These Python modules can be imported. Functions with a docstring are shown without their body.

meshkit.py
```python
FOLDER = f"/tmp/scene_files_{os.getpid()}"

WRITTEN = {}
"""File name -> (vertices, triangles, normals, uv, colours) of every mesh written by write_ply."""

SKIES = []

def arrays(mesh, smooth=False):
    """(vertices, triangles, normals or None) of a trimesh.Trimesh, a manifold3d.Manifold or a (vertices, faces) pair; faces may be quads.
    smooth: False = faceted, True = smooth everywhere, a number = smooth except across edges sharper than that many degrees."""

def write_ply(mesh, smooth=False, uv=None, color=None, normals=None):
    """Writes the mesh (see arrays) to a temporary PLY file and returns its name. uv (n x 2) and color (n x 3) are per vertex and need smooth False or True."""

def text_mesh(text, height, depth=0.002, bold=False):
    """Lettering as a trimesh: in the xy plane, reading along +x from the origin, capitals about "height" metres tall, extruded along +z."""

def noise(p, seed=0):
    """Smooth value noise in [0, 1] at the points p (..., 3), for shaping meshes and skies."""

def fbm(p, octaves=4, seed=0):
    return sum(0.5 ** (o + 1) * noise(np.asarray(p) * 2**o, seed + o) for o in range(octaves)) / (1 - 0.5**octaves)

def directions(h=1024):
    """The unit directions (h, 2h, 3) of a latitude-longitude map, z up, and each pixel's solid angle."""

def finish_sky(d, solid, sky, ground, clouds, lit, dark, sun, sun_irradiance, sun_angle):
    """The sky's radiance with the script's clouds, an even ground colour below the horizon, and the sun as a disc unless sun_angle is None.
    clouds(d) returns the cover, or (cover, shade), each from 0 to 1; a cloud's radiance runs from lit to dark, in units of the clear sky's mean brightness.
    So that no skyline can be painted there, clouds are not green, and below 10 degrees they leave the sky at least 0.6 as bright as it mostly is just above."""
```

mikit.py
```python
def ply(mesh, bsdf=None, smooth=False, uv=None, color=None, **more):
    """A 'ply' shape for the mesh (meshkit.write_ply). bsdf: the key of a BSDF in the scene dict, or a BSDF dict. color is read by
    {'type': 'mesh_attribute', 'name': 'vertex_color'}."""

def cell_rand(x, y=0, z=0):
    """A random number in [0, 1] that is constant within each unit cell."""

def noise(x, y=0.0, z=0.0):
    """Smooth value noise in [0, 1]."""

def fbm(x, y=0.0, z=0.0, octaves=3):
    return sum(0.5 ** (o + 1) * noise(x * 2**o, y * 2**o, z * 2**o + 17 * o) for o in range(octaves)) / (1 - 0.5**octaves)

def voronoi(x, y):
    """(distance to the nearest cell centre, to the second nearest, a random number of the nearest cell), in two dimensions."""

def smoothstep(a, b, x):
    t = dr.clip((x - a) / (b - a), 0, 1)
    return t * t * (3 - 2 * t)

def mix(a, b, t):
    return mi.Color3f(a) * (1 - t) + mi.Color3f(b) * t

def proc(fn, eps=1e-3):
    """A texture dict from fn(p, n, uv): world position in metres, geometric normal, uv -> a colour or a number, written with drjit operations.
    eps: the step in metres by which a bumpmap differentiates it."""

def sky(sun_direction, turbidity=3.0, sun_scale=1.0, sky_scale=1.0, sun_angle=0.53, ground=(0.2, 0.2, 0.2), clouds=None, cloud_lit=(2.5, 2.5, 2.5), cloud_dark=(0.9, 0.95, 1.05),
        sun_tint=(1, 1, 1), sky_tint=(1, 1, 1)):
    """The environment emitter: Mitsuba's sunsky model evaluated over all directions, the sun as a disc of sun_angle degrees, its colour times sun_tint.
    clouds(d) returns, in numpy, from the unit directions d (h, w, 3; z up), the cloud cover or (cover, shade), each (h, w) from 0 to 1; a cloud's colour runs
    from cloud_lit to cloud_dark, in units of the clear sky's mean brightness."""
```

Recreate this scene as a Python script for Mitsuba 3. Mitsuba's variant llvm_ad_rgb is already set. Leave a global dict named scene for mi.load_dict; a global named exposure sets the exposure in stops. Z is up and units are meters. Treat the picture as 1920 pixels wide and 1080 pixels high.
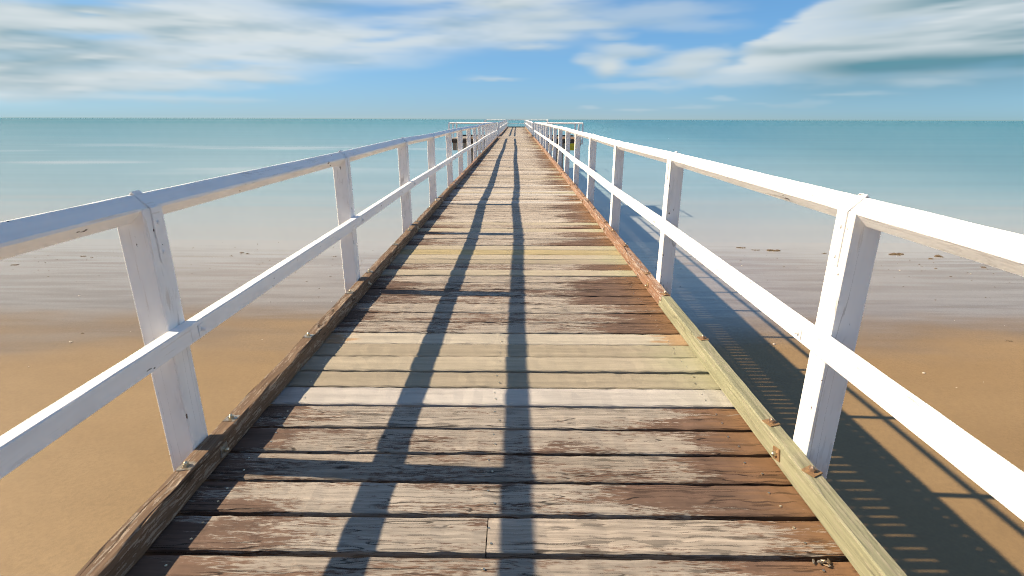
import math
import numpy as np
import trimesh
import drjit as dr
import mitsuba as mi
import mikit, meshkit
from mikit import noise, fbm, cell_rand, smoothstep, mix, proc

T = mi.ScalarTransform4f
rng = np.random.default_rng(7)
scene = {'type': 'scene'}
labels = {}

# ------------------------------------------------------------------ camera
EYE = 1.40
PITCH, YAW, ROLL, X0 = 0.31192, -0.0079, 0.0029, 0.0672
fw = np.array([YAW * math.cos(PITCH), math.cos(PITCH), -math.sin(PITCH)])
scene['camera'] = {'type': 'perspective', 'fov': math.degrees(2 * math.atan(960 / 979.7)), 'fov_axis': 'x', 'near_clip': 0.05, 'far_clip': 80000.0,
                   'to_world': T().look_at(origin=[X0, 0, EYE], target=[X0 + fw[0], fw[1], EYE + fw[2]], up=[-ROLL, 0, 1])}

# ------------------------------------------------------------------ sky, sun, exposure
SUN = (-1.27, 0.065, 1.0)
exposure = 1.75


def sst(a, b, x):
    t = np.clip((x - a) / (b - a), 0, 1)
    return t * t * (3 - 2 * t)


def clouds(d):
    az = np.degrees(np.arctan2(d[..., 0], d[..., 1]))
    el = np.degrees(np.arcsin(np.clip(d[..., 2], -1, 1)))

    def f(sa, se, seed, octv=4, shear=0.0):
        return meshkit.fbm(np.stack([az * sa, (el + shear * az) * se, 0 * az + 3.3 * seed], -1), octv, seed)

    n1, n2, n3 = f(.075, .5, 1, 5, -.05), f(.16, .9, 2, 5), f(.05, .3, 5)
    n4, n5 = f(.4, 1.6, 9, 3), f(.11, 1.3, 14, 4, -.06)
    total, shaded = np.zeros_like(az), np.zeros_like(az)

    def lay(cover, shade):
        """Lays a further cloud in front of those already there."""
        nonlocal total, shaded
        cover = np.clip(cover, 0, 1)
        shaded = shaded * (1 - cover) + np.clip(shade, 0, 1) * cover
        total = 1 - (1 - total) * (1 - cover)

    # haze that whitens the sky towards the horizon
    lay(.42 * np.exp(-np.maximum(el, 0) / 2.2), .12 + .45 * sst(8, 40, az) + .2 * sst(-15, -45, az))
    # broken cloud over the whole dome, thinnest in the frame, where each cloud is set below
    q = np.stack([d[..., 0], d[..., 1], 0 * az], -1) / (d[..., 2:] + .12)
    back = 1 - sst(52, 46, np.abs(az)) * sst(15, 11, el)
    lay(.35 * sst(.50, .72, meshkit.fbm(q * .9, 5, 21)) * sst(2, 12, el) * back, .2 + 0 * az)
    # high streaky sheet over the left and top of the view, its lower edge rising towards the pier's axis
    low = 1.0 + 5.8 * sst(-44, 2, az) + 3.4 * (n3 - .5)
    sheet = sst(-.9, 2.0, el - low) * (1 - sst(-2, 12, az)) * sst(-140, -60, az) * (1 - .8 * sst(13, 24, el))  # thinned higher up, out of view, to weaken the fill light in the shade
    hole = 1 - .75 * np.exp(-((az + 14) / 8) ** 2 - ((el - 9.8) / 1.2) ** 2)
    lay(sheet * hole * sst(.20, .62, n1 + .55 * (n5 - .5) + .12) * (.62 + .6 * n5), .15 + 1.6 * (n2 - .52) + .25 * sst(-20, -44, az))
    lay(sheet * .75 * sst(.56, .74, n5 + .3 * (n2 - .5)) * hole, 0 * az)
    # veil below the bank
    lay(.88 * sst(14, 34, az) * sst(.3, 3.4, el) * sst(8, 5, el) * np.clip(.62 + 1.1 * (n1 - .45), 0, 1) * sst(120, 80, az), .85 + 0 * az)
    # bank at the right: bright domed top, grey-blue flat base
    wob = 2.0 * (n2 - .5) + 1.5 * (n4 - .5)
    top = 4.7 + 6.8 * sst(16.5, 31, az + 6 * (n2 - .5))
    bank = sst(13.5, 23, az + 2 * (n4 - .5)) * sst(-.3, 1.5, top - el + wob) * sst(2.7, 4.8, el + .6 * wob) * sst(110, 70, az)
    bsh = sst(25, 40, az) * np.clip(.55 + 2.4 * (n5 - .5), 0, 1)
    bsh = np.maximum(bsh, 1.1 * np.exp(-((el - 4.3 - .8 * (n2 - .5)) / 1.05) ** 2) * sst(21, 33, az))
    bsh = np.maximum(bsh, .55 * np.exp(-((el - 6.0 - 1.0 * (n2 - .5)) / .45) ** 2) * sst(19, 25, az) * sst(40, 30, az))
    lay(bank * np.clip(.80 + 1.4 * (n1 - .45) + .5 * (n5 - .5), 0, .97), bsh)
    # separate puffs and wisps: az, el, half width, half height, density
    for a, e, w, h, k in ((9.0, 5.0, 2.0, 1.1, 1.0), (6.9, 5.6, 1.5, .7, .65), (10.6, 6.6, 4.0, .75, .7), (13.5, 4.5, 3.8, .6, .6), (16.5, 5.0, 3.4, 1.0, .85), (18.5, 6.0, 3.0, .7, .7), (12.5, 3.1, 6.5, .45, .45),
                          (20, 3.5, 5.5, .6, .5), (5, 8.6, 6, .55, .7), (1.5, 6.9, 3.5, .4, .65), (2, 7.8, 4, .4, .6), (-25.5, 3.6, 4.6, .45, .8), (-2, 3.9, 3.6, .25, .55), (-36, 1.7, 10, .35, .5), (-33, 2.7, 8, .45, .6),
                          (3, 9.9, 5, .8, .75), (12, 9.6, 8, 1.0, .5), (9.5, 7.8, 2.5, .5, .5), (17, 8.4, 5, .7, .35), (7.5, 1.1, 1.2, .22, .35), (12, 1.0, 2.5, .22, .35), (17, 1.2, 2.5, .2, .25), (20, 1.9, 1.7, .28, .35),
                          (31, 2.2, 3, .3, .3), (36, 3.0, 3, .4, .35), (26, 1.5, 4, .25, .25)):
        r = np.sqrt(((az - a + 2.6 * (n2 - .5)) / w) ** 2 + ((el - e + 1.0 * (n4 - .5)) / h) ** 2) + (1.3 if w > 2.5 else .6) * (n2 - .5) + .5 * (n5 - .5)
        lay(k * sst(1.35, .15, r), .1 + .25 * sst(0, -1, (el - e) / h))
    return total, shaded / np.maximum(total, 1e-3)


scene['sky'] = mikit.sky(SUN, turbidity=3.0, sun_scale=1.9, clouds=clouds, ground=(.11, .19, .21), cloud_lit=(2.36, 2.6, 2.7), cloud_dark=(.38, .96, 1.2), sky_tint=(.70, .97, 1.16))

# ------------------------------------------------------------------ materials


def pick(k, table):
    """table[k % len(table)] for a drjit index k."""
    k = k - dr.floor(k / len(table)) * len(table)
    out = mi.Color3f(table[0])
    for i, c in enumerate(table[1:], 1):
        out = dr.select(dr.abs(k - i) < .5, mi.Color3f(c), out)
    return out


# every timber's uv: u = metres along the grain + 8 * (number of the piece), v = metres round its section; number % 8 is its kind
def board_parts(uv):
    k = dr.floor(uv.x / 8)
    x = uv.x - 8 * k - 4
    return k, k - 8 * dr.floor(k / 8), x


def board_stain(uv):
    k, s, x = board_parts(uv)
    r = cell_rand(k, 3)
    ends = smoothstep(.42 + .38 * r, 1.22, dr.abs(x + .14) + .8 * (fbm(uv.x * 1.3, uv.y * 7) - .5))
    patch = fbm(uv.x * 2.6, uv.y * 17, 5.0)
    flake = .42 * fbm(uv.x * 12, uv.y * 120, 9.0) + .58 * fbm(uv.x * 44, uv.y * 290, 3.0)
    base = dr.select(s < .5, -.05, dr.select(s < 1.5, .07, -.20)) + .12 * (cell_rand(k, 8) - .5)
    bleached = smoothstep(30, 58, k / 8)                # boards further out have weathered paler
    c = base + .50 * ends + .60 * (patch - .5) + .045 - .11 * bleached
    return .94 * smoothstep(-.09, .17, c + .46 - flake), ends, flake


def board_color(p, n, uv):
    k, s, x = board_parts(uv)
    stain, ends, flake = board_stain(uv)
    grain = fbm(uv.x * 5, uv.y * 130, 2.0)
    fine = noise(uv.x * 18, uv.y * 420, 4.0)
    r, r2 = cell_rand(k, 5), cell_rand(k, 6)
    grey = mix((.222, .192, .160), (.292, .262, .226), r) * (.45 + .78 * grain + .26 * fine)
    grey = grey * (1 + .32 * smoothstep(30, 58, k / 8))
    brown = mix((.088, .054, .040), (.125, .075, .051), r2) * (.65 + .7 * fbm(uv.x * 9, uv.y * 60, 7.0))
    brown = mix(brown, mi.Color3f(.20, .10, .035), .6 * smoothstep(.85, 1.2, x + .25 * (grain - .5)))
    old = mix(grey, brown, stain)
    crack = smoothstep(.035, .008, dr.abs(noise(uv.x * 3.2, uv.y * 75, 11.0) - .5)) * smoothstep(.42, .6, noise(uv.x * 2.1, uv.y * 20, 6.0))
    dash = smoothstep(.60, .70, fbm(uv.x * 9, uv.y * 105, 15.0)) * smoothstep(.35, .6, fbm(uv.x * 2.2, uv.y * 9, 19.0))
    old = old * (1 - .75 * crack) * (1 - .5 * dash)
    # newer boards: pale sawn timber, greenish, yellow or bleached
    new = pick(s, [(.5, .5, .5), (.5, .5, .5), (.5, .5, .5), (.31, .275, .212), (.262, .228, .172), (.365, .345, .32), (.285, .237, .135), (.345, .315, .26)])
    new = new * (.72 + .40 * fbm(uv.x * 2.5, uv.y * 42, 8.0) + .16 * fine)
    green = smoothstep(.70, 1.2, x + .3 * (patch_noise(uv) - .5)) * dr.select(s < 4.5, 1.0, .35)
    new = mix(new, mi.Color3f(.29, .305, .18) * (.8 + .4 * grain), .5 * green)
    orange = dr.select(dr.abs(s - 7) < .5, 1.0, 0.0) * smoothstep(.98, 1.08, dr.abs(x + .04) + .35 * (fbm(uv.x * 6, uv.y * 40) - .5))
    new = mix(new, mi.Color3f(.30, .16, .06), .65 * orange)
    knot = smoothstep(.55, .15, dr.sqrt(dr.square((x - .9 + 1.8 * r) * 9) + dr.square((uv.y - .05 - .08 * r2) * 30)))
    new = new * (1 - .5 * knot * smoothstep(.3, .9, r2))
    c = dr.select(s < 2.5, old, new)
    # dark grime along the arrises
    return c


def patch_noise(uv):
    return fbm(uv.x * 3, uv.y * 20, 13.0)


def board_bump(p, n, uv):
    k, s, x = board_parts(uv)
    stain, ends, flake = board_stain(uv)
    crack = smoothstep(.05, .0, dr.abs(noise(uv.x * 3.2, uv.y * 75, 11.0) - .5)) * smoothstep(.42, .6, noise(uv.x * 2.1, uv.y * 20, 6.0))
    rough = dr.select(s < 2.5, 1.0, .35)
    return rough * (.0012 * fbm(uv.x * 8, uv.y * 210, 1.0) + .0006 * stain - .002 * crack + .0008 * noise(uv.x * 40, uv.y * 90, 3.0))


def principled(color, rough=.7, spec=.3, **more):
    return {'type': 'principled', 'base_color': color, 'roughness': rough, 'specular': spec, **more}


def bump(inner, fn, eps=5e-4, scale=1.0):
    return {'type': 'twosided', 'b': {'type': 'bumpmap', 'arbitrary': proc(fn, eps), 'scale': scale, 'bsdf': inner}}


def rgb(*c):
    return {'type': 'rgb', 'value': list(c)}


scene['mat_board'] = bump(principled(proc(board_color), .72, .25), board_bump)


def kerb_color(p, n, uv):
    k, s, x = board_parts(uv)
    g = fbm(uv.x * 3.5, uv.y * 110, 2.0)
    f = noise(uv.x * 14, uv.y * 380, 4.0)
    flake = .6 * fbm(uv.x * 12, uv.y * 150, 9.0) + .4 * fbm(uv.x * 45, uv.y * 160, 3.0)
    # 0 old grey-brown, 1 red-brown stained, 2 green treated pine, 3 dark beam
    base = pick(s, [(.135, .088, .056), (.205, .118, .076), (.222, .220, .142), (.07, .05, .037), (.135, .088, .056), (.205, .118, .076), (.222, .220, .142), (.07, .05, .037)])
    pale = pick(s, [(.25, .205, .16), (.32, .265, .225), (.30, .27, .20), (.15, .12, .09), (.25, .205, .16), (.32, .265, .225), (.30, .27, .20), (.15, .12, .09)])
    s4 = s - 4 * dr.floor(s / 4)
    amount = dr.select(dr.abs(s4 - 2) < .5, .55, 1.0) * smoothstep(.52, .66, flake + .22 * (fbm(uv.x * 1.6, uv.y * 22, 6.0) - .5))
    c = mix(base * (.62 + .76 * g), pale * (.7 + .5 * f), amount)
    crack = smoothstep(.045, .012, dr.abs(noise(uv.x * 2.2, uv.y * 60, 11.0) - .5)) * smoothstep(.40, .6, noise(uv.x * 1.5, uv.y * 16, 6.0))
    return c * (1 - dr.select(dr.abs(s4 - 2) < .5, .25, .65) * crack)


def kerb_bump(p, n, uv):
    k, s, x = board_parts(uv)
    s4 = s - 4 * dr.floor(s / 4)
    crack = smoothstep(.06, .0, dr.abs(noise(uv.x * 2.2, uv.y * 60, 11.0) - .5)) * smoothstep(.40, .6, noise(uv.x * 1.5, uv.y * 16, 6.0))
    return dr.select(dr.abs(s4 - 2) < .5, .4, 1.0) * (.0022 * fbm(uv.x * 5, uv.y * 150, 1.0) - .003 * crack + .0012 * fbm(uv.x * 30, uv.y * 70, 3.0))


scene['mat_kerb'] = bump(principled(proc(kerb_color), .75, .25), kerb_bump)


def paint_color(p, n, uv):
    g = fbm(uv.x * 3, uv.y * 60, 2.0)
    grime = smoothstep(.56, .80, fbm(uv.x * 5, uv.y * 16, 6.0)) * .10
    c = mi.Color3f(.79, .785, .775) * (.95 + .07 * g)
    c = mix(c, mi.Color3f(.42, .38, .36), grime)
    hair = smoothstep(.018, .004, dr.abs(noise(uv.x * 1.7, uv.y * 34, 11.0) - .5)) * smoothstep(.55, .72, noise(uv.x * 1.9, uv.y * 9, 3.0))
    c = mix(c, mi.Color3f(.25, .21, .18), .45 * hair)
    chip = smoothstep(.80, .815, .7 * fbm(uv.x * 11, uv.y * 34, 8.0) + .3 * noise(uv.x * 60, uv.y * 130, 2.0))
    c = mix(c, mi.Color3f(.07, .05, .045), chip)
    scuff = smoothstep(.62, .72, fbm(uv.x * 16, uv.y * 70, 12.0)) * smoothstep(.55, .70, fbm(uv.x * 2.4, uv.y * 10, 14.0))
    c = mix(c, mi.Color3f(.36, .33, .31), .20 * scuff)
    rust = smoothstep(.74, .84, fbm(uv.x * 4, uv.y * 70, 5.0))
    return mix(c, mi.Color3f(.52, .38, .22), .25 * rust)


def paint_bump(p, n, uv):
    chip = smoothstep(.80, .815, .7 * fbm(uv.x * 11, uv.y * 34, 8.0) + .3 * noise(uv.x * 60, uv.y * 130, 2.0))
    return .0006 * fbm(uv.x * 9, uv.y * 170, 1.0) + .0006 * fbm(uv.x * 7, uv.y * 24, 4.0) + .0004 * noise(uv.x * 160, uv.y * 200) - .0008 * chip


scene['mat_paint'] = bump(principled(proc(paint_color), .5, .35), paint_bump)


def metal_color(p, n, uv):
    return mix((.40, .38, .33), (.22, .16, .10), smoothstep(.45, .7, fbm(p.x * 60, p.y * 60, p.z * 60)))


def rust_color(p, n, uv):
    return mix((.155, .085, .045), (.29, .19, .095), fbm(p.x * 50, p.y * 50, p.z * 50))


scene['mat_plate'] = {'type': 'twosided', 'b': principled(proc(metal_color), .4, .5, metallic=.7)}
scene['mat_rust'] = {'type': 'twosided', 'b': principled(proc(rust_color), .6, .4, metallic=.15)}
scene['mat_bolt'] = {'type': 'twosided', 'b': principled(rgb(.62, .56, .42), .28, .5, metallic=.95)}
scene['mat_rustbolt'] = {'type': 'twosided', 'b': principled(rgb(.40, .30, .22), .35, .5, metallic=.8)}


def panel_color(p, n, uv):
    g = fbm(uv.x * 2, uv.y * 50, 2.0)
    return mix((.22, .165, .115), (.33, .26, .19), g) * (.75 + .5 * fbm(p.x * 2, p.y, p.z * 3))


scene['mat_panel'] = {'type': 'twosided', 'b': principled(proc(panel_color), .8, .2)}


def yellow_color(p, n, uv):
    return mix((.62, .50, .03), (.42, .38, .05), smoothstep(.4, .75, fbm(p.x * 5, p.y * 5, p.z * 5)))


scene['mat_yellow'] = {'type': 'twosided', 'b': principled(proc(yellow_color), .5, .3)}


def pile_color(p, n, uv):
    c = mix((.30, .25, .21), (.42, .37, .33), fbm(p.x * 8, p.y * 8, p.z * 1.5))
    return mix(c, mi.Color3f(.07, .08, .045), smoothstep(-3.6, -4.5, p.z + .5 * (fbm(p.x * 5, p.y * 5, p.z * 5) - .5)))


scene['mat_pile'] = {'type': 'twosided', 'b': principled(proc(pile_color), .8, .2)}


def wetness(p):
    return smoothstep(-1.0, 3.0, p.y - 11.9 + .03 * p.x + 4.2 * (fbm(p.x * .16, p.y * .35) - .5) + .7 * (fbm(p.x * .8, p.y * 2.2) - .5))


def sand_color(p, n, uv):
    big = fbm(p.x * .22, p.y * .45, 3.0)
    fine = fbm(p.x * 26, p.y * 26)
    spec = noise(p.x * 190, p.y * 190)
    streak = fbm(p.x * .35, p.y * 3.2, 4.0)
    dry = mix((.176, .113, .049), (.228, .155, .074), big) * (.80 + .20 * fine + .12 * spec + .10 * fbm(p.x * .7, p.y * 2.4, 12.0))
    wet = mix((.152, .120, .092), (.194, .168, .144), smoothstep(.2, .8, streak)) * (.90 + .22 * smoothstep(12, 22, p.y)) * (.9 + .2 * fine)
    wash = smoothstep(20.5, 27.0, p.y + 3 * (streak - .5) + 1.2 * (fbm(p.x * .12, 3.0) - .5))
    wet = mix(wet, mi.Color3f(.262, .255, .240), wash)
    w = wetness(p)
    band = smoothstep(.0, .4, w) * smoothstep(.9, .4, w)
    return mix(dry, wet, w) * (1 - .10 * band)


def sand_rough(p, n, uv):
    return dr.lerp(dr.lerp(.62, .21, wetness(p)), .30, smoothstep(20, 26, p.y))


def sand_bump(p, n, uv):
    w = wetness(p)
    ripple = fbm(p.x * .45 + .15 * p.y, p.y * 3.4, 2.0) * .008 + .0035 * fbm(p.x * 1.4, p.y * 8, 1.0)
    grit = .0016 * fbm(p.x * 30, p.y * 30) + .012 * fbm(p.x * 1.3, p.y * 2.2, 8.0)
    return grit * (1 - .7 * w) + ripple * w * smoothstep(25.5, 19, p.y)


scene['mat_sand'] = bump(principled(proc(sand_color), proc(sand_rough), .5), sand_bump, 4e-3)


def sea_color(p, n, uv):
    y = p.y + .06 * dr.abs(p.x)
    lg = dr.log(dr.maximum(y, 20.0))
    st = fbm(p.x * .012, p.y * .07, 3.0)
    st2 = fbm(p.x * .05, p.y * .5, 5.0)
    t1 = smoothstep(3.25, 4.15, lg + .25 * (st2 - .5))
    t2 = smoothstep(3.9, 5.6, lg + .5 * (st - .5))
    t3 = smoothstep(5.2, 7.2, lg + .6 * (fbm(p.x * .002, p.y * .01) - .5))
    c = mix((.255, .258, .248), (.155, .240, .272), t1)
    c = mix(c, mi.Color3f(.074, .192, .238), t2)
    c = mix(c, mi.Color3f(.020, .146, .180), t3)
    right_dim = smoothstep(4, 70, p.x - .1 * p.y + 12 * (st - .5)) * smoothstep(30, 60, p.y)  # dimming and darker sky reflection painted into the water colour on the right
    c = mix(c, mi.Color3f(.03, .115, .155), .62 * right_dim)
    foam = smoothstep(.50, .85, fbm(p.x * .03, p.y * .075, 9.0)) * smoothstep(55, 80, y) * smoothstep(170, 110, y) * smoothstep(5, -25, p.x)
    c = c * (1 + .14 * (fbm(p.x * .02, p.y * .25, 7.0) - .5) * smoothstep(900, 200, p.y))
    return mix(c, mi.Color3f(.42, .44, .45), .40 * foam)


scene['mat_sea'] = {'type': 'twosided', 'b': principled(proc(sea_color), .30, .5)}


def weed_color(p, n, uv):
    return mix((.07, .05, .03), (.16, .11, .06), noise(p.x * 40, p.y * 40, p.z * 40))


scene['mat_weed'] = {'type': 'twosided', 'b': principled(proc(weed_color), .7, .3)}
scene['mat_shell'] = {'type': 'twosided', 'b': principled(rgb(.66, .58, .48), .35, .5)}

# ------------------------------------------------------------------ helpers
counts = {}


def key(name, parent=None):
    base = name if parent is None else parent + '__' + name
    n = counts.get(base, 0)
    counts[base] = n + 1
    return base if n == 0 else f'{base}_{n:03d}'


def add(name, mesh, mat, parent=None, uv=None, smooth=False):
    k = key(name, parent)
    scene[k] = mikit.ply(mesh, mat, smooth, uv=uv)
    return k


def thing(name, label, cat, group=None):
    k = key(name)
    labels[k] = {'label': label, 'category': cat}
    if group:
        labels[k]['group'] = group
    return k


def chamfered(w, h, c, x0=0.0, y0=0.0):
    """Rectangle profile x0..x0+w, y0..y0+h with chamfered corners, counterclockwise."""
    x1, y1 = x0 + w, y0 + h
    return np.array([(x0 + c, y0), (x1 - c, y0), (x1, y0 + c), (x1, y1 - c), (x1 - c, y1), (x0 + c, y1), (x0, y1 - c), (x0, y0 + c)])


def sweep(path, side, up, prof, number=0, jit=0.0, u0=None, r=None):
    """Timber: the profile (side, up) carried along the path. Faceted, with the uv that the wood materials read. Returns mesh, uv."""
    path = np.asarray(path, float)
    side, up = (np.asarray(a, float) / np.linalg.norm(a) for a in (side, up))
    m, n = len(prof), len(path)
    pr = np.repeat(np.asarray(prof, float)[None], n, 0)
    if jit:
        g = r or rng
        pr = pr + g.normal(0, jit, (n, m, 2))
    P = path[:, None] + pr[..., :1] * side + pr[..., 1:] * up
    s = np.r_[0, np.cumsum(np.linalg.norm(np.diff(path, axis=0), axis=1))]
    q = np.vstack([prof, prof[:1]])
    vv = np.r_[0, np.cumsum(np.linalg.norm(np.diff(q, axis=0), axis=1))]
    u = s - s[-1] / 2 if u0 is None else s + u0
    V, U, F = [], [], []
    for j in range(m):
        j2 = (j + 1) % m
        b = len(V) * 0 + sum(len(x) for x in V)
        V.append(np.stack([P[:, j], P[:, j2]], 1).reshape(-1, 3))
        U.append(np.stack([np.stack([u, np.full(n, vv[j])], -1), np.stack([u, np.full(n, vv[j + 1])], -1)], 1).reshape(-1, 2))
        i = b + 2 * np.arange(n - 1)
        F.append(np.stack([i, i + 1, i + 3, i + 2], -1))
    F = np.vstack(F)
    F = np.vstack([F[:, [0, 1, 2]], F[:, [0, 2, 3]]])
    for e in (0, n - 1):
        b = sum(len(x) for x in V)
        V.append(P[e])
        U.append(np.stack([u[e] + .3 * (pr[e, :, 0]), pr[e, :, 1] + .5 * pr[e, :, 0]], -1))
        cap = np.array(trimesh.creation.triangulate_polygon(__import__('shapely').Polygon(prof), engine='earcut')[1]) if False else fan(pr[e])
        F = np.vstack([F, b + (cap if e == 0 else cap[:, ::-1])])
    V, U = np.vstack(V), np.vstack(U)
    mesh = trimesh.Trimesh(V, F, process=False)
    # outward winding
    if mesh.volume < 0:
        mesh = trimesh.Trimesh(V, F[:, ::-1], process=False)
    return mesh, U + np.array([8 * number + 4, 0.0])


def fan(poly):
    """Ear clipping of a small simple polygon: triangles as index triples."""
    idx, out = list(range(len(poly))), []
    area = sum(poly[i][0] * poly[(i + 1) % len(poly)][1] - poly[(i + 1) % len(poly)][0] * poly[i][1] for i in range(len(poly)))
    sg = 1 if area > 0 else -1

    def cr(a, b, c):
        return sg * ((b[0] - a[0]) * (c[1] - a[1]) - (b[1] - a[1]) * (c[0] - a[0]))
    while len(idx) > 3:
        for t in range(len(idx)):
            a, b, c = idx[t - 1], idx[t], idx[(t + 1) % len(idx)]
            if cr(poly[a], poly[b], poly[c]) <= 1e-12:
                continue
            if any(cr(poly[a], poly[b], poly[o]) >= 0 and cr(poly[b], poly[c], poly[o]) >= 0 and cr(poly[c], poly[a], poly[o]) >= 0 for o in idx if o not in (a, b, c)):
                continue
            out.append((a, b, c))
            idx.pop(t)
            break
        else:
            out.append(tuple(idx[:3]))
            idx.pop(1)
    out.append(tuple(idx))
    return np.array(out)


def join(pieces):
    """[(mesh, uv)] -> one mesh and its uv."""
    m = trimesh.util.concatenate([p[0] for p in pieces])
    return m, np.vstack([p[1] for p in pieces])


def box(c, size, rot=None):
    b = trimesh.creation.box(size)
    if rot is not None:
        b.apply_transform(rot)
    b.apply_translation(c)
    return b


def line(a, b, n):
    return np.linspace(a, b, n)


# ------------------------------------------------------------------ the jetty's levels
def deck_z(y):
    """Height of the deck: a gentle ramp that levels out at the landing and rises again beyond."""
    y = np.asarray(y, float)
    a = .0081 * y - .0000622 * y * y
    return np.where(y < 40, np.where(y < 36, a, .211 - .001 * (y - 36)), .207 + (y - 40) * .0052)


HW, KW, KH, PD = 1.168, .0714, .104, .1065     # half the clear width, kerb width and height, post section
XO = HW + KW                                   # outer face of the kerb = inner face of the posts
PH, RS = 1.133, .0519                          # rail ridge above the deck, half its diagonal

# ------------------------------------------------------------------ sand, sea
ys = np.r_[-600, -200, -60, -20, np.arange(-8, 40, 1.0), 60, 90]
xs = np.r_[-3000, -800, -200, -80, np.arange(-40, 41, 2.0), 80, 200, 800, 3000]


def sand_z(y):
    return np.interp(y, [-600, -60, -20, 5, 28, 90], [-.5, -.8, -2.15, -3.55, -4.91, -8.5])


X, Y = np.meshgrid(xs, ys)
Z = sand_z(Y) + .03 * (meshkit.fbm(np.stack([X * .2, Y * .2, 0 * X], -1), 3, 4) - .5)
nx = len(xs)
i, j = np.meshgrid(np.arange(len(ys) - 1), np.arange(nx - 1), indexing='ij')
a = (i * nx + j).ravel()
grid = (np.stack([X, Y, Z], -1).reshape(-1, 3), np.stack([a, a + 1, a + nx + 1, a + nx], -1))
add('sand', grid, 'mat_sand', smooth=True)
labels['sand'] = {'label': 'golden beach sand turning wet and rippled towards the water', 'kind': 'structure'}
SEA = -4.90
xs2 = np.r_[-60000, -9000, -2000, -500, -120, 0, 120, 500, 2000, 9000, 60000]
ys2 = np.r_[26.0, 40, 80, 200, 600, 2000, 8000, 25000, 60000]
X, Y = np.meshgrid(xs2, ys2)
nx = len(xs2)
i, j = np.meshgrid(np.arange(len(ys2) - 1), np.arange(nx - 1), indexing='ij')
a = (i * nx + j).ravel()
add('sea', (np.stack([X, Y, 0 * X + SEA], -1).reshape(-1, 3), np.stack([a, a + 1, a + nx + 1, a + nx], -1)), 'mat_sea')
labels['sea'] = {'label': 'smooth pale water deepening to turquoise at the horizon', 'kind': 'structure'}

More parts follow.
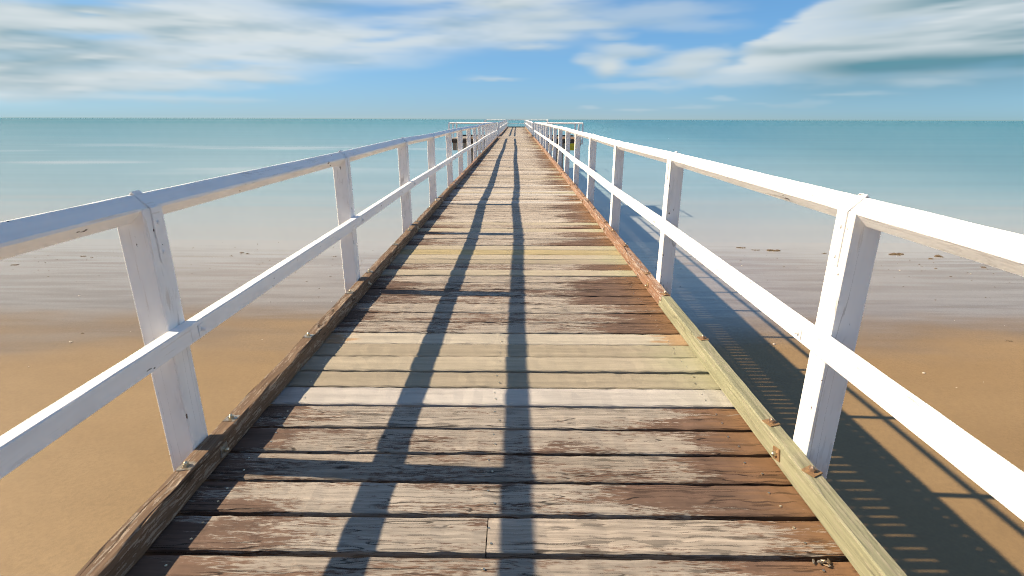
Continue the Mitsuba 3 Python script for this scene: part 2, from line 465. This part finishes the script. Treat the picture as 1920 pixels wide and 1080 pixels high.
# ------------------------------------------------------------------ walkway deck
jetty = thing('jetty_walkway', 'weathered timber walkway of the jetty, brown and bleached planks running to the side landings', 'jetty')
gaps = [-3.0, -2.81, -2.62, -2.43, -2.24, -2.05, -1.86, -1.67, -1.48, -1.29, -1.1, -.91, -.72, -.53, -.34, -.15, .04, .23, .42, .61, .81, 1.005, 1.205, 1.393, 1.575, 1.761, 1.95, 2.138, 2.34, 2.528, 2.711, 2.905, 3.091, 3.273, 3.465, 3.655, 3.848,
        4.044, 4.209, 4.394, 4.596, 4.788, 5.0, 5.168, 5.359, 5.583, 5.776, 5.933, 6.115, 6.302, 6.503, 6.72, 6.94, 7.121, 7.342, 7.548]
while gaps[-1] < 39.9:
    gaps.append(gaps[-1] + rng.choice([.165, .185, .19, .195, .20, .205, .215]))
gaps[-1] = 40.0
first = next(i for i, g in enumerate(gaps) if g > 1.3)         # 1.393: the lower edge of the board split in two
# kinds: 0 worn, 1 mostly brown, 2 nearly bare grey, 3 pale greenish, 4 tan new, 5 bleached, 6 yellow, 7 pale with orange ends
known = [0, 0, 0, 0, 0, 2, 5, 4, 3, 4, 7, 0, 0, 2, 0, 1, 0, 2, 3, 1, 4, 3, 6, 3, 0, 0, 2, 0, 3, 1, 3, 2]
known = dict(zip(range(first - 1, first - 1 + len(known)), known))
gapw = {first: .027, first + 1: .021, first + 2: .021, first + 3: .017, first + 4: .024, first + 5: .023, first + 6: .018, first + 7: .016, first + 8: .017, first + 9: .006}


def board(y0, y1, x0, x1, number, nseg, dz=0.0, tilt=0.0, thick=.055, jit=.0012):
    w = y1 - y0
    c = min(.006, w * .1)
    prof = np.array([(-w / 2, -thick), (w / 2, -thick), (w / 2, -c), (w / 2 - c, 0), (0, .0008), (-w / 2 + c, 0), (-w / 2, -c)])
    yc = (y0 + y1) / 2
    z = float(deck_z(yc)) + dz
    sl = float(deck_z(yc + .1) - deck_z(yc - .1)) / .2
    path = line((x0, yc, z), (x1, yc, z + tilt), nseg + 1)
    path[:, 2] += rng.normal(0, .0006, nseg + 1)
    return sweep(path, (0, 1, sl), (0, -sl, 1), prof, number, jit, u0=x0)


BX = XO - .012
bn = 0
nails = []
for i in range(len(gaps) - 1):
    g0, g1 = gapw.get(i, rng.uniform(.014, .022)) / 2, gapw.get(i + 1, rng.uniform(.014, .022)) / 2
    y0, y1 = gaps[i] + g0, gaps[i + 1] - g1
    kind = known.get(i, int(rng.choice([0, 0, 0, 2, 2, 2, 3, 4, 5], p=[.15, .15, .14, .17, .12, .12, .05, .05, .05])))
    nseg = 48 if .6 < gaps[i] < 4.5 else 14 if gaps[i] < 12 else 4
    dz, tilt = rng.normal(0, .0016), rng.normal(0, .0015)
    bn += 1
    halves = [(-BX, BX)]
    if i == first:
        halves = [(-BX, -.032), (-.028, BX)]
    elif rng.random() < .12 and i > first + 4:
        c = rng.choice([-.03, .02])
        halves = [(-BX, c - .002), (c + .002, BX)]
    for h, (xa, xb) in enumerate(halves):
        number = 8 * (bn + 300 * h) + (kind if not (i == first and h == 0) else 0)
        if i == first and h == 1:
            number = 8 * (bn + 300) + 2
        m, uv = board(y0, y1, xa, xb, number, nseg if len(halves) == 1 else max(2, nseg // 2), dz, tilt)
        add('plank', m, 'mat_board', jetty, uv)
    if .6 < gaps[i] < 9:
        for x in (-1.06, -.03, 1.06):
            for f in (.28, .72):
                nails.append((x + rng.normal(0, .012), y0 + (y1 - y0) * f + rng.normal(0, .006), float(deck_z((y0 + y1) / 2)) + dz + .0012))
nm = trimesh.creation.cylinder(.0045, .004, sections=8)
nk = add('nail_heads', trimesh.util.concatenate([nm.copy().apply_translation(p) for p in nails]), 'mat_bolt', jetty)
labels[nk] = {'label': 'small steel nail heads set in rows in the planks', 'kind': 'stuff'}

# structure under the deck: bearers along it, bents of piles and cross beams across
kn = [0]


def beam(name, a, b, prof, kind, parent, mat='mat_kerb', up=(0, 0, 1), nseg=1, jit=0.0):
    kn[0] += 1
    a, b = np.asarray(a, float), np.asarray(b, float)
    side = np.cross(b - a, up)
    m, uv = sweep(line(a, b, nseg + 1), side, up, prof, 8 * kn[0] + kind, jit)
    return add(name, m, mat, parent, uv)


for x in (-1.165, 0, 1.165):
    for ya, yb in ((-3, 4.4), (4.4, 14.3), (14.3, 24.2), (24.2, 34.1), (34.1, 40)):
        beam('bearer', (x, ya + .002, deck_z(ya) - .26), (x, yb - .002, deck_z(yb) - .26), chamfered(.14, .40, .008, -.07, -.20), 3, jetty)
for y in (-1.5, 4.4, 14.3, 24.2, 34.1):
    z = float(deck_z(y)) - .62
    beam('cross_beam', (-1.45, y, z), (1.45, y, z), chamfered(.28, .30, .01, -.14, -.15), 3, jetty)
    for x in (-.95, .95):
        c = trimesh.creation.cylinder(.16, 7.6, sections=20)
        c.apply_translation((x * 1.0, y, z - .15 - 3.8))
        add('pile', c, 'mat_pile', jetty, smooth=40)

# kerbs: timbers lap-jointed end to end, plates and bolts on top and on the inner face
plate = trimesh.creation.box((.052, .052, .005))
hexn = trimesh.creation.cylinder(.0125, .012, sections=6)
dome = trimesh.creation.icosphere(1, .0085)
bolt = trimesh.util.concatenate([hexn, dome.copy().apply_translation((0, 0, .007))])


def bolt_on(parent, p, axis, mats, spin):
    """A square plate and a bolt head on the face at p whose normal is axis ('z' or +-1 for x)."""
    R = trimesh.transformations.rotation_matrix(spin, (0, 0, 1))
    if axis != 'z':
        R = trimesh.transformations.rotation_matrix(math.pi / 2 * axis, (0, 1, 0)) @ R
    nrm = R[:3, 2]
    for nme, mesh, off, mat in (('washer_plate', plate, .0026, mats[0]), ('bolt', bolt, .0105, mats[1])):
        m = mesh.copy()
        m.apply_transform(R)
        m.apply_translation(np.asarray(p) + nrm * off)
        add(nme, m, mat, parent, smooth=False)


LAP = .06


def kerb(side, ya, yb, kind, nseg, jit, la, lb):
    """One kerb timber. la / lb: half-lapped at its near / far end."""
    kn[0] += 1
    x0 = HW if side > 0 else -XO
    num = 8 * kn[0] + kind
    def zz(y): return float(deck_z(y))
    def run(a, b, z0, z1, n):
        prof = chamfered(KW, z1 - z0, .006, 0, z0)
        return sweep([(x0, y, zz(y)) for y in np.linspace(a, b, n + 1)], (1, 0, 0), (0, 0, 1), prof, num, jit, u0=a - (ya + yb) / 2)
    pc = [run(ya + (LAP if la else 0) + .002, yb - .002, .004, KH, nseg)]
    if la:   # upper tongue reaching back over the neighbour
        pc.append(run(ya + .003, ya + LAP + .001, KH * .5 + .002, KH - .001, 1))
    if lb:   # lower tongue reaching forward under the neighbour
        pc.append(run(yb - .003, yb + LAP - .003, .005, KH * .5, 1))
    m, uv = join(pc)
    return add('kerb', m, 'mat_kerb', jetty, uv)


post_y = [-.45, 1.81, 4.09, 6.36, 8.62, 10.76, 12.93, 15.3, 17.5, 19.7, 21.9, 24.1, 26.3, 28.5, 30.7, 32.9, 35.6]
for side, joints, kinds in ((-1, [-3, 3.72, 10.3, 16.9, 23.5, 30.0, 36.0], [0, 0, 1, 0, 1, 0]), (1, [-3, 3.75, 10.0, 16.6, 23.3, 29.9, 36.0], [2, 1, 1, 1, 1, 1])):
    for n in range(len(joints) - 1):
        ya, yb = joints[n], joints[n + 1]
        new = kinds[n] == 2
        kk = kerb(side, ya, yb, kinds[n], 60 if yb < 12 else 12, .0006 if new else .0022 if n == 0 else .0015, n > 0, n < len(joints) - 2)
        if new:
            labels[kk] = {'label': 'newer greenish treated pine kerb timber at the right edge'}
        elif n == 0:
            labels[kk] = {'label': 'old grey-brown cracked kerb timber at the left edge'}
        spots = [1.70, 2.035, 2.955, 3.786] if n == 0 else []
        spots += [y for q in post_y[1:] for y in (q - .28, q + .25, q + 1.26) if max(ya, 3.9) < y < yb]
        for y in spots:
            if y > 14:
                continue
            xx = side * (HW + KW / 2 + rng.normal(0, .004))
            mats = ('mat_rust', 'mat_rustbolt') if side > 0 else ('mat_plate', 'mat_bolt')
            bolt_on(kk, (xx, y, float(deck_z(y)) + KH), 'z', mats, rng.normal(0, .12) + (.5 if new and y < 2 else .25 if new else 0))
        for q in post_y[1:7]:
            y = q + .075
            if ya < y < yb:
                bolt_on(kk, (side * HW, y, float(deck_z(y)) + .052), -side, ('mat_rust' if side > 0 else 'mat_plate', 'mat_bolt'), rng.normal(0, .1) + (.2 if side > 0 else 0))

# ------------------------------------------------------------------ railings
pn = [0]


def post_mesh(x_in, side, y, zb, ztop, notch=True):
    """Square post whose head is notched for the rail set on edge. x_in: inner face."""
    pn[0] += 1
    e = PD
    # two pieces in one sweep: shaft up to the notch bottom, then the two cheeks
    zn = ztop - 2 * RS
    zc = ztop - RS
    x0, x1 = sorted((x_in, x_in + side * e))
    prof = np.array([(x0, zb), (x1, zb), (x1, zc), ((x0 + x1) / 2, zn + .0), (x0, zc)])
    c = .004
    P = [(0, 1), (c, 0), (e - c, 0), (e, 1)]
    path = [(0, y, 0), (0, y + c, 0), (0, y + e - c, 0), (0, y + e, 0)]
    m, uv = sweep(path, (1, 0, 0), (0, 0, 1), prof, 0, 0)
    # arrises: draw the end rings in a little
    v = m.vertices.copy()
    xm = (x0 + x1) / 2
    for end in (y, y + e):
        sel = np.abs(v[:, 1] - end) < 1e-6
        v[sel, 0] = xm + (v[sel, 0] - xm) * (1 - 2 * c / e)
    # grain runs up the post: u from height, v round the section
    n = m.face_normals
    fn = np.zeros_like(v)
    for f, q in zip(m.faces, n):
        fn[f] = q
    across = np.where(np.abs(fn[:, 1]) > .7, v[:, 0], v[:, 1] + .37 * v[:, 0])
    uv = np.stack([v[:, 2] + 8 * pn[0] + 4 + .35 * (np.abs(fn[:, 2]) > .7) * v[:, 0], across + .11 * (np.abs(fn[:, 1]) > .7)], -1)
    return trimesh.Trimesh(v, m.faces, process=False), uv


def strap_mesh(x_in, side, y, ztop, w=.042, drop=.20):
    """Flat metal strap folded over the rail's ridge and down both faces of the post."""
    t = .004
    xr = x_in + side * PD / 2
    o = .0015
    pts = [(x_in - side * o, ztop - RS - drop), (x_in - side * o, ztop - RS), (xr, ztop + o), (x_in + side * (PD + o), ztop - RS), (x_in + side * (PD + o), ztop - RS - drop)]
    d = side * t
    out = [(pts[0][0] - d, pts[0][1]), (pts[1][0] - d, pts[1][1] + t * .3), (pts[2][0], pts[2][1] + t * 1.3), (pts[3][0] + d, pts[3][1] + t * .3), (pts[4][0] + d, pts[4][1])]
    prof = np.array(pts + out[::-1])
    pn[0] += 1
    return sweep([(0, y, 0), (0, y + w, 0)], (1, 0, 0), (0, 0, 1), prof, pn[0], 0)


def diamond(c=.005):
    """Square rail stood on its edge, arrises eased; profile centred on the rail."""
    r = RS
    return np.array([(c, r - c), (-c, r - c), (-r + c, c), (-r + c, -c), (-c, -r + c), (c, -r + c), (r - c, -c), (r - c, c)])


small_bolt = trimesh.util.concatenate([trimesh.creation.cylinder(.008, .006, sections=6)])


def railing(name, side, posts, label, x_in=XO, detail=8, y_end=None, y_start=None, height=PH, jitter=True, dzf=deck_z):
    t = thing(name, label, 'railing', 'white railings along the walkways')
    g = np.random.default_rng(11 + side + int(posts[0] * 10))
    off = {y: (g.normal(0, .006), g.normal(0, .009)) if jitter and y > 4.2 else (0, 0) for y in posts}
    tops = []
    for n, y in enumerate(posts):
        dx, dzz = off[y]
        z = float(dzf(y))
        zt = z + height + dzz - (.0026 * max(0, y - 5) if y < 38 else 0)
        m, uv = post_mesh(side * x_in + dx, side, y, z - .42, zt)
        pk = add('post', m, 'mat_paint', t, uv)
        tops.append((side * (x_in + PD / 2) + dx, y + PD / 2, zt - RS))
        if n < detail + 4:
            m, uv = strap_mesh(side * x_in + dx, side, y + .036, zt)
            add('strap', m, 'mat_paint', pk, uv)
        if n < 5:
            for zz in (zt - RS - .055, zt - RS - .165):
                b = small_bolt.copy()
                b.apply_transform(trimesh.transformations.rotation_matrix(math.pi / 2, (0, 1, 0)))
                b.apply_translation((side * x_in + dx - side * .008, y + .057, zz))
                add('bolt', b, 'mat_paint', pk)
    a0, a1 = np.array(tops[0]), np.array(tops[-1])
    if y_start is not None:
        tops = [tuple(a0 + (y_start - a0[1]) * np.array([0, 1, .008]))] + tops
    if y_end is not None:
        tops = tops + [tuple(a1 + (y_end - a1[1]) * np.array([0, 1, 0]))]
    for n in range(len(tops) - 1):
        p, q = np.array(tops[n]), np.array(tops[n + 1])
        near = p[1] < 9
        k = 24 if near else 3
        path = line(p + (q - p) * .0005, q - (q - p) * .0005, k + 1)
        if near:
            path[1:-1, 0] += .0012 * np.sin(np.linspace(0, 3, k - 1) + n)
        pn[0] += 1
        m, uv = sweep(path, (1, 0, 0), (0, 0, 1), diamond(), pn[0], .0005 if near else 0, r=g)
        add('top_rail', m, 'mat_paint', t, uv)
        # middle rail, on the deck side of the posts
        h = .624 - .0375
        za, zb_ = p[2] - (height - RS) + h, q[2] - (height - RS) + h
        xa = p[0] - side * (PD / 2 + .024)
        xb = q[0] - side * (PD / 2 + .024)
        path = line((xa, p[1] + .0008, za), (xb, q[1] - .0008, zb_), k + 1)
        pn[0] += 1
        m, uv = sweep(path, (1, 0, 0), (0, 0, 1), chamfered(.05, .076, .004, -.025, -.038), pn[0], .0003 if near else 0, r=g)
        mk = add('middle_rail', m, 'mat_paint', t, uv)
        if p[1] > -1 and p[1] < 11:
            pt = (xa - side * .025, p[1] + .005 + .06, za - .002)
            R = trimesh.transformations.rotation_matrix(-side * math.pi / 2, (0, 1, 0))
            w = trimesh.creation.box((.048, .04, .003))
            b = trimesh.util.concatenate([trimesh.creation.cylinder(.008, .008, sections=6), trimesh.creation.icosphere(1, .007).apply_translation((0, 0, .005))])
            for nme, mm, o in (('washer_plate', w, .0016), ('bolt', b, .007)):
                mm = mm.copy()
                mm.apply_transform(R)
                mm.apply_translation(np.array(pt) + np.array([-side * o, 0, 0]))
                add(nme, mm, 'mat_paint', mk)
    return t


railing('railing', -1, post_y, 'white timber railing along the left edge of the near walkway, shaded inside', y_start=-2.9)
railing('railing', 1, post_y, 'white timber railing along the right edge of the near walkway, glaring white in the sun', y_start=-2.9)

# ------------------------------------------------------------------ far walkway beyond the landings
far = thing('far_walkway', 'narrow far end of the jetty deck beyond the side landings, ending at the end rail', 'jetty')
pieces, y, kk = [], 40.004, 0
while y < 74:
    w = rng.choice([.17, .19, .2])
    pieces.append(board(y, min(y + w - .01, 74), -BX, BX, 8 * (900 + kk) + int(rng.choice([0, 0, 2, 2, 3, 5])), 2, rng.normal(0, .002), 0))
    y += w
    kk += 1
m, uv = join(pieces)
k = add('planks', m, 'mat_board', far, uv)
labels[k] = {'label': 'distant cross planks of the far deck', 'kind': 'stuff'}
for s in (-1, 1):
    for ya, yb in ((40.6, 52), (52, 63), (63, 73.9)):
        beam('kerb', (s * (HW + KW / 2), ya, deck_z(ya) + KH / 2), (s * (HW + KW / 2), yb - .01, deck_z(yb) + KH / 2), chamfered(KW, KH - .006, .006, -KW / 2, -KH / 2 + .003), 1, far)
    beam('bearer', (s * 1.04, 40.01, deck_z(40.0) - .26), (s * 1.04, 73.9, deck_z(73.9) - .26), chamfered(.13, .4, .008, -.065, -.2), 3, far)
beam('end_beam', (-1.3, 74.02, deck_z(74) - .05), (1.3, 74.02, deck_z(74) - .05), chamfered(.06, .34, .006, -.03, -.17), 3, far)
for y in (44, 53.9, 63.8, 73):
    z = float(deck_z(y)) - .62
    beam('cross_beam', (-1.45, y, z), (1.45, y, z), chamfered(.28, .30, .01, -.14, -.15), 3, far)
    for x in (-.95, .95):
        c = trimesh.creation.cylinder(.16, 8.5, sections=16)
        c.apply_translation((x, y, z - .15 - 4.25))
        add('pile', c, 'mat_pile', far, smooth=40)
far_posts = [40.7 + 2.2 * i for i in range(16)]
railing('railing', -1, far_posts, 'far white railing on the left of the distant walkway beyond the left landing', detail=0, y_end=74.0, height=1.0)
railing('railing', 1, far_posts, 'far white railing on the right of the distant walkway beyond the right landing', detail=0, y_end=74.0, height=1.0)
endr = thing('end_railing', 'thin white rail closing the far end of the jetty against the sea', 'railing')
zz = float(deck_z(74))
for x in (-1.12, 1.12):
    beam('post', (x, 73.95, zz), (x, 73.95, zz + .97), chamfered(.07, .07, .006, -.035, -.035), 0, endr, 'mat_paint', up=(0, 1, 0))
for h, r in ((.97, .04), (.52, .03)):
    beam('rail', (-1.24, 73.94 - .07 * (h < .9), zz + h), (1.24, 73.94 - .07 * (h < .9), zz + h), chamfered(2 * r, 2 * r, .008, -r, -r), 0, endr, 'mat_paint')


# ------------------------------------------------------------------ side landings (the crossbar of the T)
def landing(name, side, y0, y1, x0, x1, label, z, near=True):
    t = thing(name, label, 'landing', 'side landings of the jetty')
    xa, xb = sorted((side * x0, side * x1))
    pieces, y, q = [], y0, 0
    while y < y1 - .05:
        w = .19
        prof = chamfered(min(w, y1 - y) - .012, .045, .005, 0, -.045)
        pieces.append(sweep(line((xa, y, z), (xb, y, z), 3), (0, 1, 0), (0, 0, 1), prof, 8 * (1200 + q + 60 * (side > 0)) + int(rng.choice([0, 2, 2])), 0, u0=0))
        y += w
        q += 1
    m, uv = join(pieces)
    k = add('planks', m, 'mat_board', t, uv)
    labels[k] = {'label': 'edge-on planks of the landing deck', 'kind': 'stuff'}
    xm = (xa + xb) / 2
    yf = y0 - .06
    beam('front_beam', (xa, yf, z - .165), (xb, yf, z - .165), chamfered(.10, .22, .008, -.05, -.11), 3, t)
    beam('back_kerb', (xa, y1 - .06, z + .06), (xb, y1 - .06, z + .06), chamfered(.1, .1, .008, -.05, -.045), 3, t)
    beam('end_beam', (side * x1 - side * .06, y0 - .005, z - .165), (side * x1 - side * .06, y1, z - .165), chamfered(.10, .22, .008, -.05, -.11), 3, t)
    if near:
        # fascia of upright boards under the front beam
        n = int(round((x1 - x0 - .5) / .24))
        for b in range(n):
            xx = xa + .12 + (side > 0) * .12 + b * .24
            if side > 0 and 3.4 < xx < 3.95:
                continue
            beam('fascia_board', (xx + .118, y0 - .03, z - .277), (xx + .118, y0 - .03, z - .76), chamfered(.23, .03, .004, -.115, -.015), 0, t, 'mat_panel', up=(0, -1, 0))
        if side > 0:
            k = add('fender_panel', box((3.68, y0 - .055, z - .51), (.52, .05, .46)), 'mat_yellow', t)
            labels[k] = {'label': 'faded yellow panel under the right landing'}
            beam('brace', (4.33, y0 - .03, z - .28), (4.18, y0 - .03, z - .78), chamfered(.06, .06, .006, -.03, -.03), 3, t, up=(0, -1, 0))
    for px, py in ((side * (x1 - 1.25), y0 + .5), (side * (x1 - 1.25), y1 - .5)):
        c = trimesh.creation.cylinder(.17, 8.0, sections=16)
        c.apply_translation((px, py, z - .28 - 4.0))
        add('pile', c, 'mat_pile', t, smooth=40)
        beam('cross_beam', (px - .8, py, z - .17), (px + .8, py, z - .17), chamfered(.2, .2, .01, -.1, -.1), 3, t)
    rh = 1.03
    xr = side * (x1 + .10)
    for py in (y0 + .05, y0 + (y1 - y0) * .5, y1 - .1):
        beam('post', (xr, py, z - .35), (xr, py, z + rh - .10), chamfered(.1, .1, .005, -.05, -.05), 0, t, 'mat_paint', up=(0, 1, 0))
    beam('post', (side * (x0 + .12), y1 - .1, z - .04), (side * (x0 + .12), y1 - .1, z + rh - .1), chamfered(.1, .1, .005, -.05, -.05), 0, t, 'mat_paint', up=(0, 1, 0))
    beam('end_rail', (xr, y0, z + rh - RS), (xr, y1 - .17, z + rh - RS), diamond(), 0, t, 'mat_paint')
    beam('front_rail' if near else 'top_rail', (side * (x0 + .05), y0 + .05 if near else y1 - .1, z + rh - RS - .002), (xr - side * .06, y0 + .05 if near else y1 - .1, z + rh - RS - .002), diamond(), 0, t, 'mat_paint')
    if near:
        beam('back_rail', (side * (x0 + .05), y1 - .1, z + rh - RS), (side * (x1 + .15), y1 - .1, z + rh - RS), diamond(), 0, t, 'mat_paint')
    return t


landing('landing', -1, 36.05, 40.9, 1.30, 4.32, 'side landing on the left of the jetty with brown board fascia and white handrail', .19)
landing('landing', 1, 36.05, 40.9, 1.30, 4.32, 'side landing on the right of the jetty with a yellow panel under its edge', .19)
landing('landing', -1, 68.5, 72.5, 1.36, 3.9, 'farthest small landing on the left near the jetty end, only its white rail showing', .36, near=False)
landing('landing', 1, 68.5, 72.5, 1.36, 3.9, 'farthest small landing on the right near the jetty end, only its white rail showing', .36, near=False)

# ------------------------------------------------------------------ seaweed and shells on the wet sand
def weed(x, y, s):
    g = np.random.default_rng(int(abs(x * 1000 + y * 77)))
    out = []
    for _ in range(7):
        b = trimesh.creation.icosphere(1, 1.0)
        b.vertices *= 1 + g.normal(0, .22, b.vertices.shape)
        b.apply_scale((s * g.uniform(.25, .6), s * g.uniform(.15, .35), s * g.uniform(.06, .14)))
        b.apply_transform(trimesh.transformations.rotation_matrix(g.uniform(0, 6.3), (0, 0, 1)))
        b.apply_translation((x + s * g.normal(0, .35), y + s * g.normal(0, .2), float(sand_z(y)) + s * .05))
        out.append(b)
    return trimesh.util.concatenate(out)


WEED = [(-21.03, 21.09, 0.18), (-19.74, 23.0, 0.19), (-19.14, 22.76, 0.12), (-20.28, 22.25, 0.09), (-13.04, 24.09, 0.18), (-12.58, 23.83, 0.15), (-13.07, 23.3, 0.12), (-16.59, 21.53, 0.07), (-8.28, 23.29, 0.12), (11.56, 26.05, 0.27), (12.03, 25.46, 0.19), (12.82, 25.33, 0.47), (14.95, 24.68, 0.15), (18.2, 24.49, 0.41), (19.98, 24.0, 0.4), (19.15, 23.47, 0.2), (19.96, 21.64, 0.18), (17.74, 21.37, 0.13), (12.76, 12.48, 0.12), (-20.3, 20.18, 0.06), (-10.89, 22.36, 0.09), (-10.87, 21.34, 0.09), (-12.37, 20.06, 0.06), (-10.3, 28.13, 0.12), (-21.41, 23.08, 0.07)]
WEED = sorted(w for w in WEED if w[1] < 27)
ORD = ['first', 'second', 'third', 'fourth', 'fifth', 'sixth', 'seventh', 'eighth', 'ninth', 'tenth', 'eleventh', 'twelfth', 'thirteenth', 'fourteenth', 'fifteenth']
nl = sum(w[0] / w[1] < 0 for w in WEED)
order = sorted(range(len(WEED)), key=lambda i: WEED[i][0] / WEED[i][1])
for n, i in enumerate(order):
    x, y, s = WEED[i]
    k = add('seaweed_clump', weed(x, y, s * .75), 'mat_weed')
    where = ORD[n] + ' from the left edge, left of the jetty' if n < nl else ORD[n - nl] + ' from the jetty, on its right'
    labels[k] = {'label': 'dark seaweed scrap on the wet sand, ' + where, 'category': 'seaweed', 'group': 'seaweed scraps along the tide line'}
g = np.random.default_rng(5)
bits = []
for _ in range(260):
    x, y = g.uniform(-26, 26), 21 + 3.2 * g.normal()
    if y > 27.5 or y < 10:
        continue
    b = trimesh.creation.icosphere(0, g.uniform(.008, .03))
    b.apply_scale((g.uniform(.7, 2.2), 1, .45))
    b.apply_translation((x, y, float(sand_z(y)) + .006))
    bits.append(b)
k = add('tide_line_grit', trimesh.util.concatenate(bits), 'mat_weed')
labels[k] = {'label': 'specks of weed and grit scattered along the tide line', 'category': 'debris', 'kind': 'stuff'}
SHELLS = [(-11.11, 11.98), (9.01, 10.4), (9.76, 21.72), (6.57, 12.14), (15.93, 20.92), (18.39, 20.38), (-4.71, 8.31), (-14.43, 16.31)]
bits = []
for x, y in SHELLS:
    b = trimesh.creation.icosphere(1, .028)
    b.apply_scale((1.2, .8, .5))
    b.apply_translation((x, y, float(sand_z(y)) + .012))
    bits.append(b)
for _ in range(60):
    x, y = g.uniform(-14, 14), g.uniform(5, 17)
    b = trimesh.creation.icosphere(0, g.uniform(.006, .014))
    b.apply_scale((1.3, .8, .5))
    b.apply_translation((x, y, float(sand_z(y)) + .004))
    bits.append(b)
k = add('shell_bits', trimesh.util.concatenate(bits), 'mat_shell')
labels[k] = {'label': 'tiny pale shell fragments dotted over the sand', 'category': 'shells', 'kind': 'stuff'}
# a little wad of torn foil on the planks by the right kerb
g = np.random.default_rng(3)
bits = []
for _ in range(7):
    b = trimesh.creation.icosphere(0, .007)
    b.vertices *= 1 + g.normal(0, .3, b.vertices.shape)
    b.apply_scale((1.6, .8, .45))
    b.apply_transform(trimesh.transformations.rotation_matrix(g.uniform(0, 6.3), (.3, .2, 1)))
    b.apply_translation((1.08 + .016 * g.normal(), 1.372 + .008 * g.normal(), float(deck_z(1.37)) + .008))
    bits.append(b)
k = add('foil_scrap', trimesh.util.concatenate(bits), 'mat_plate')
labels[k] = {'label': 'crumpled shiny scrap caught at the plank gap beside the near right kerb', 'category': 'litter'}
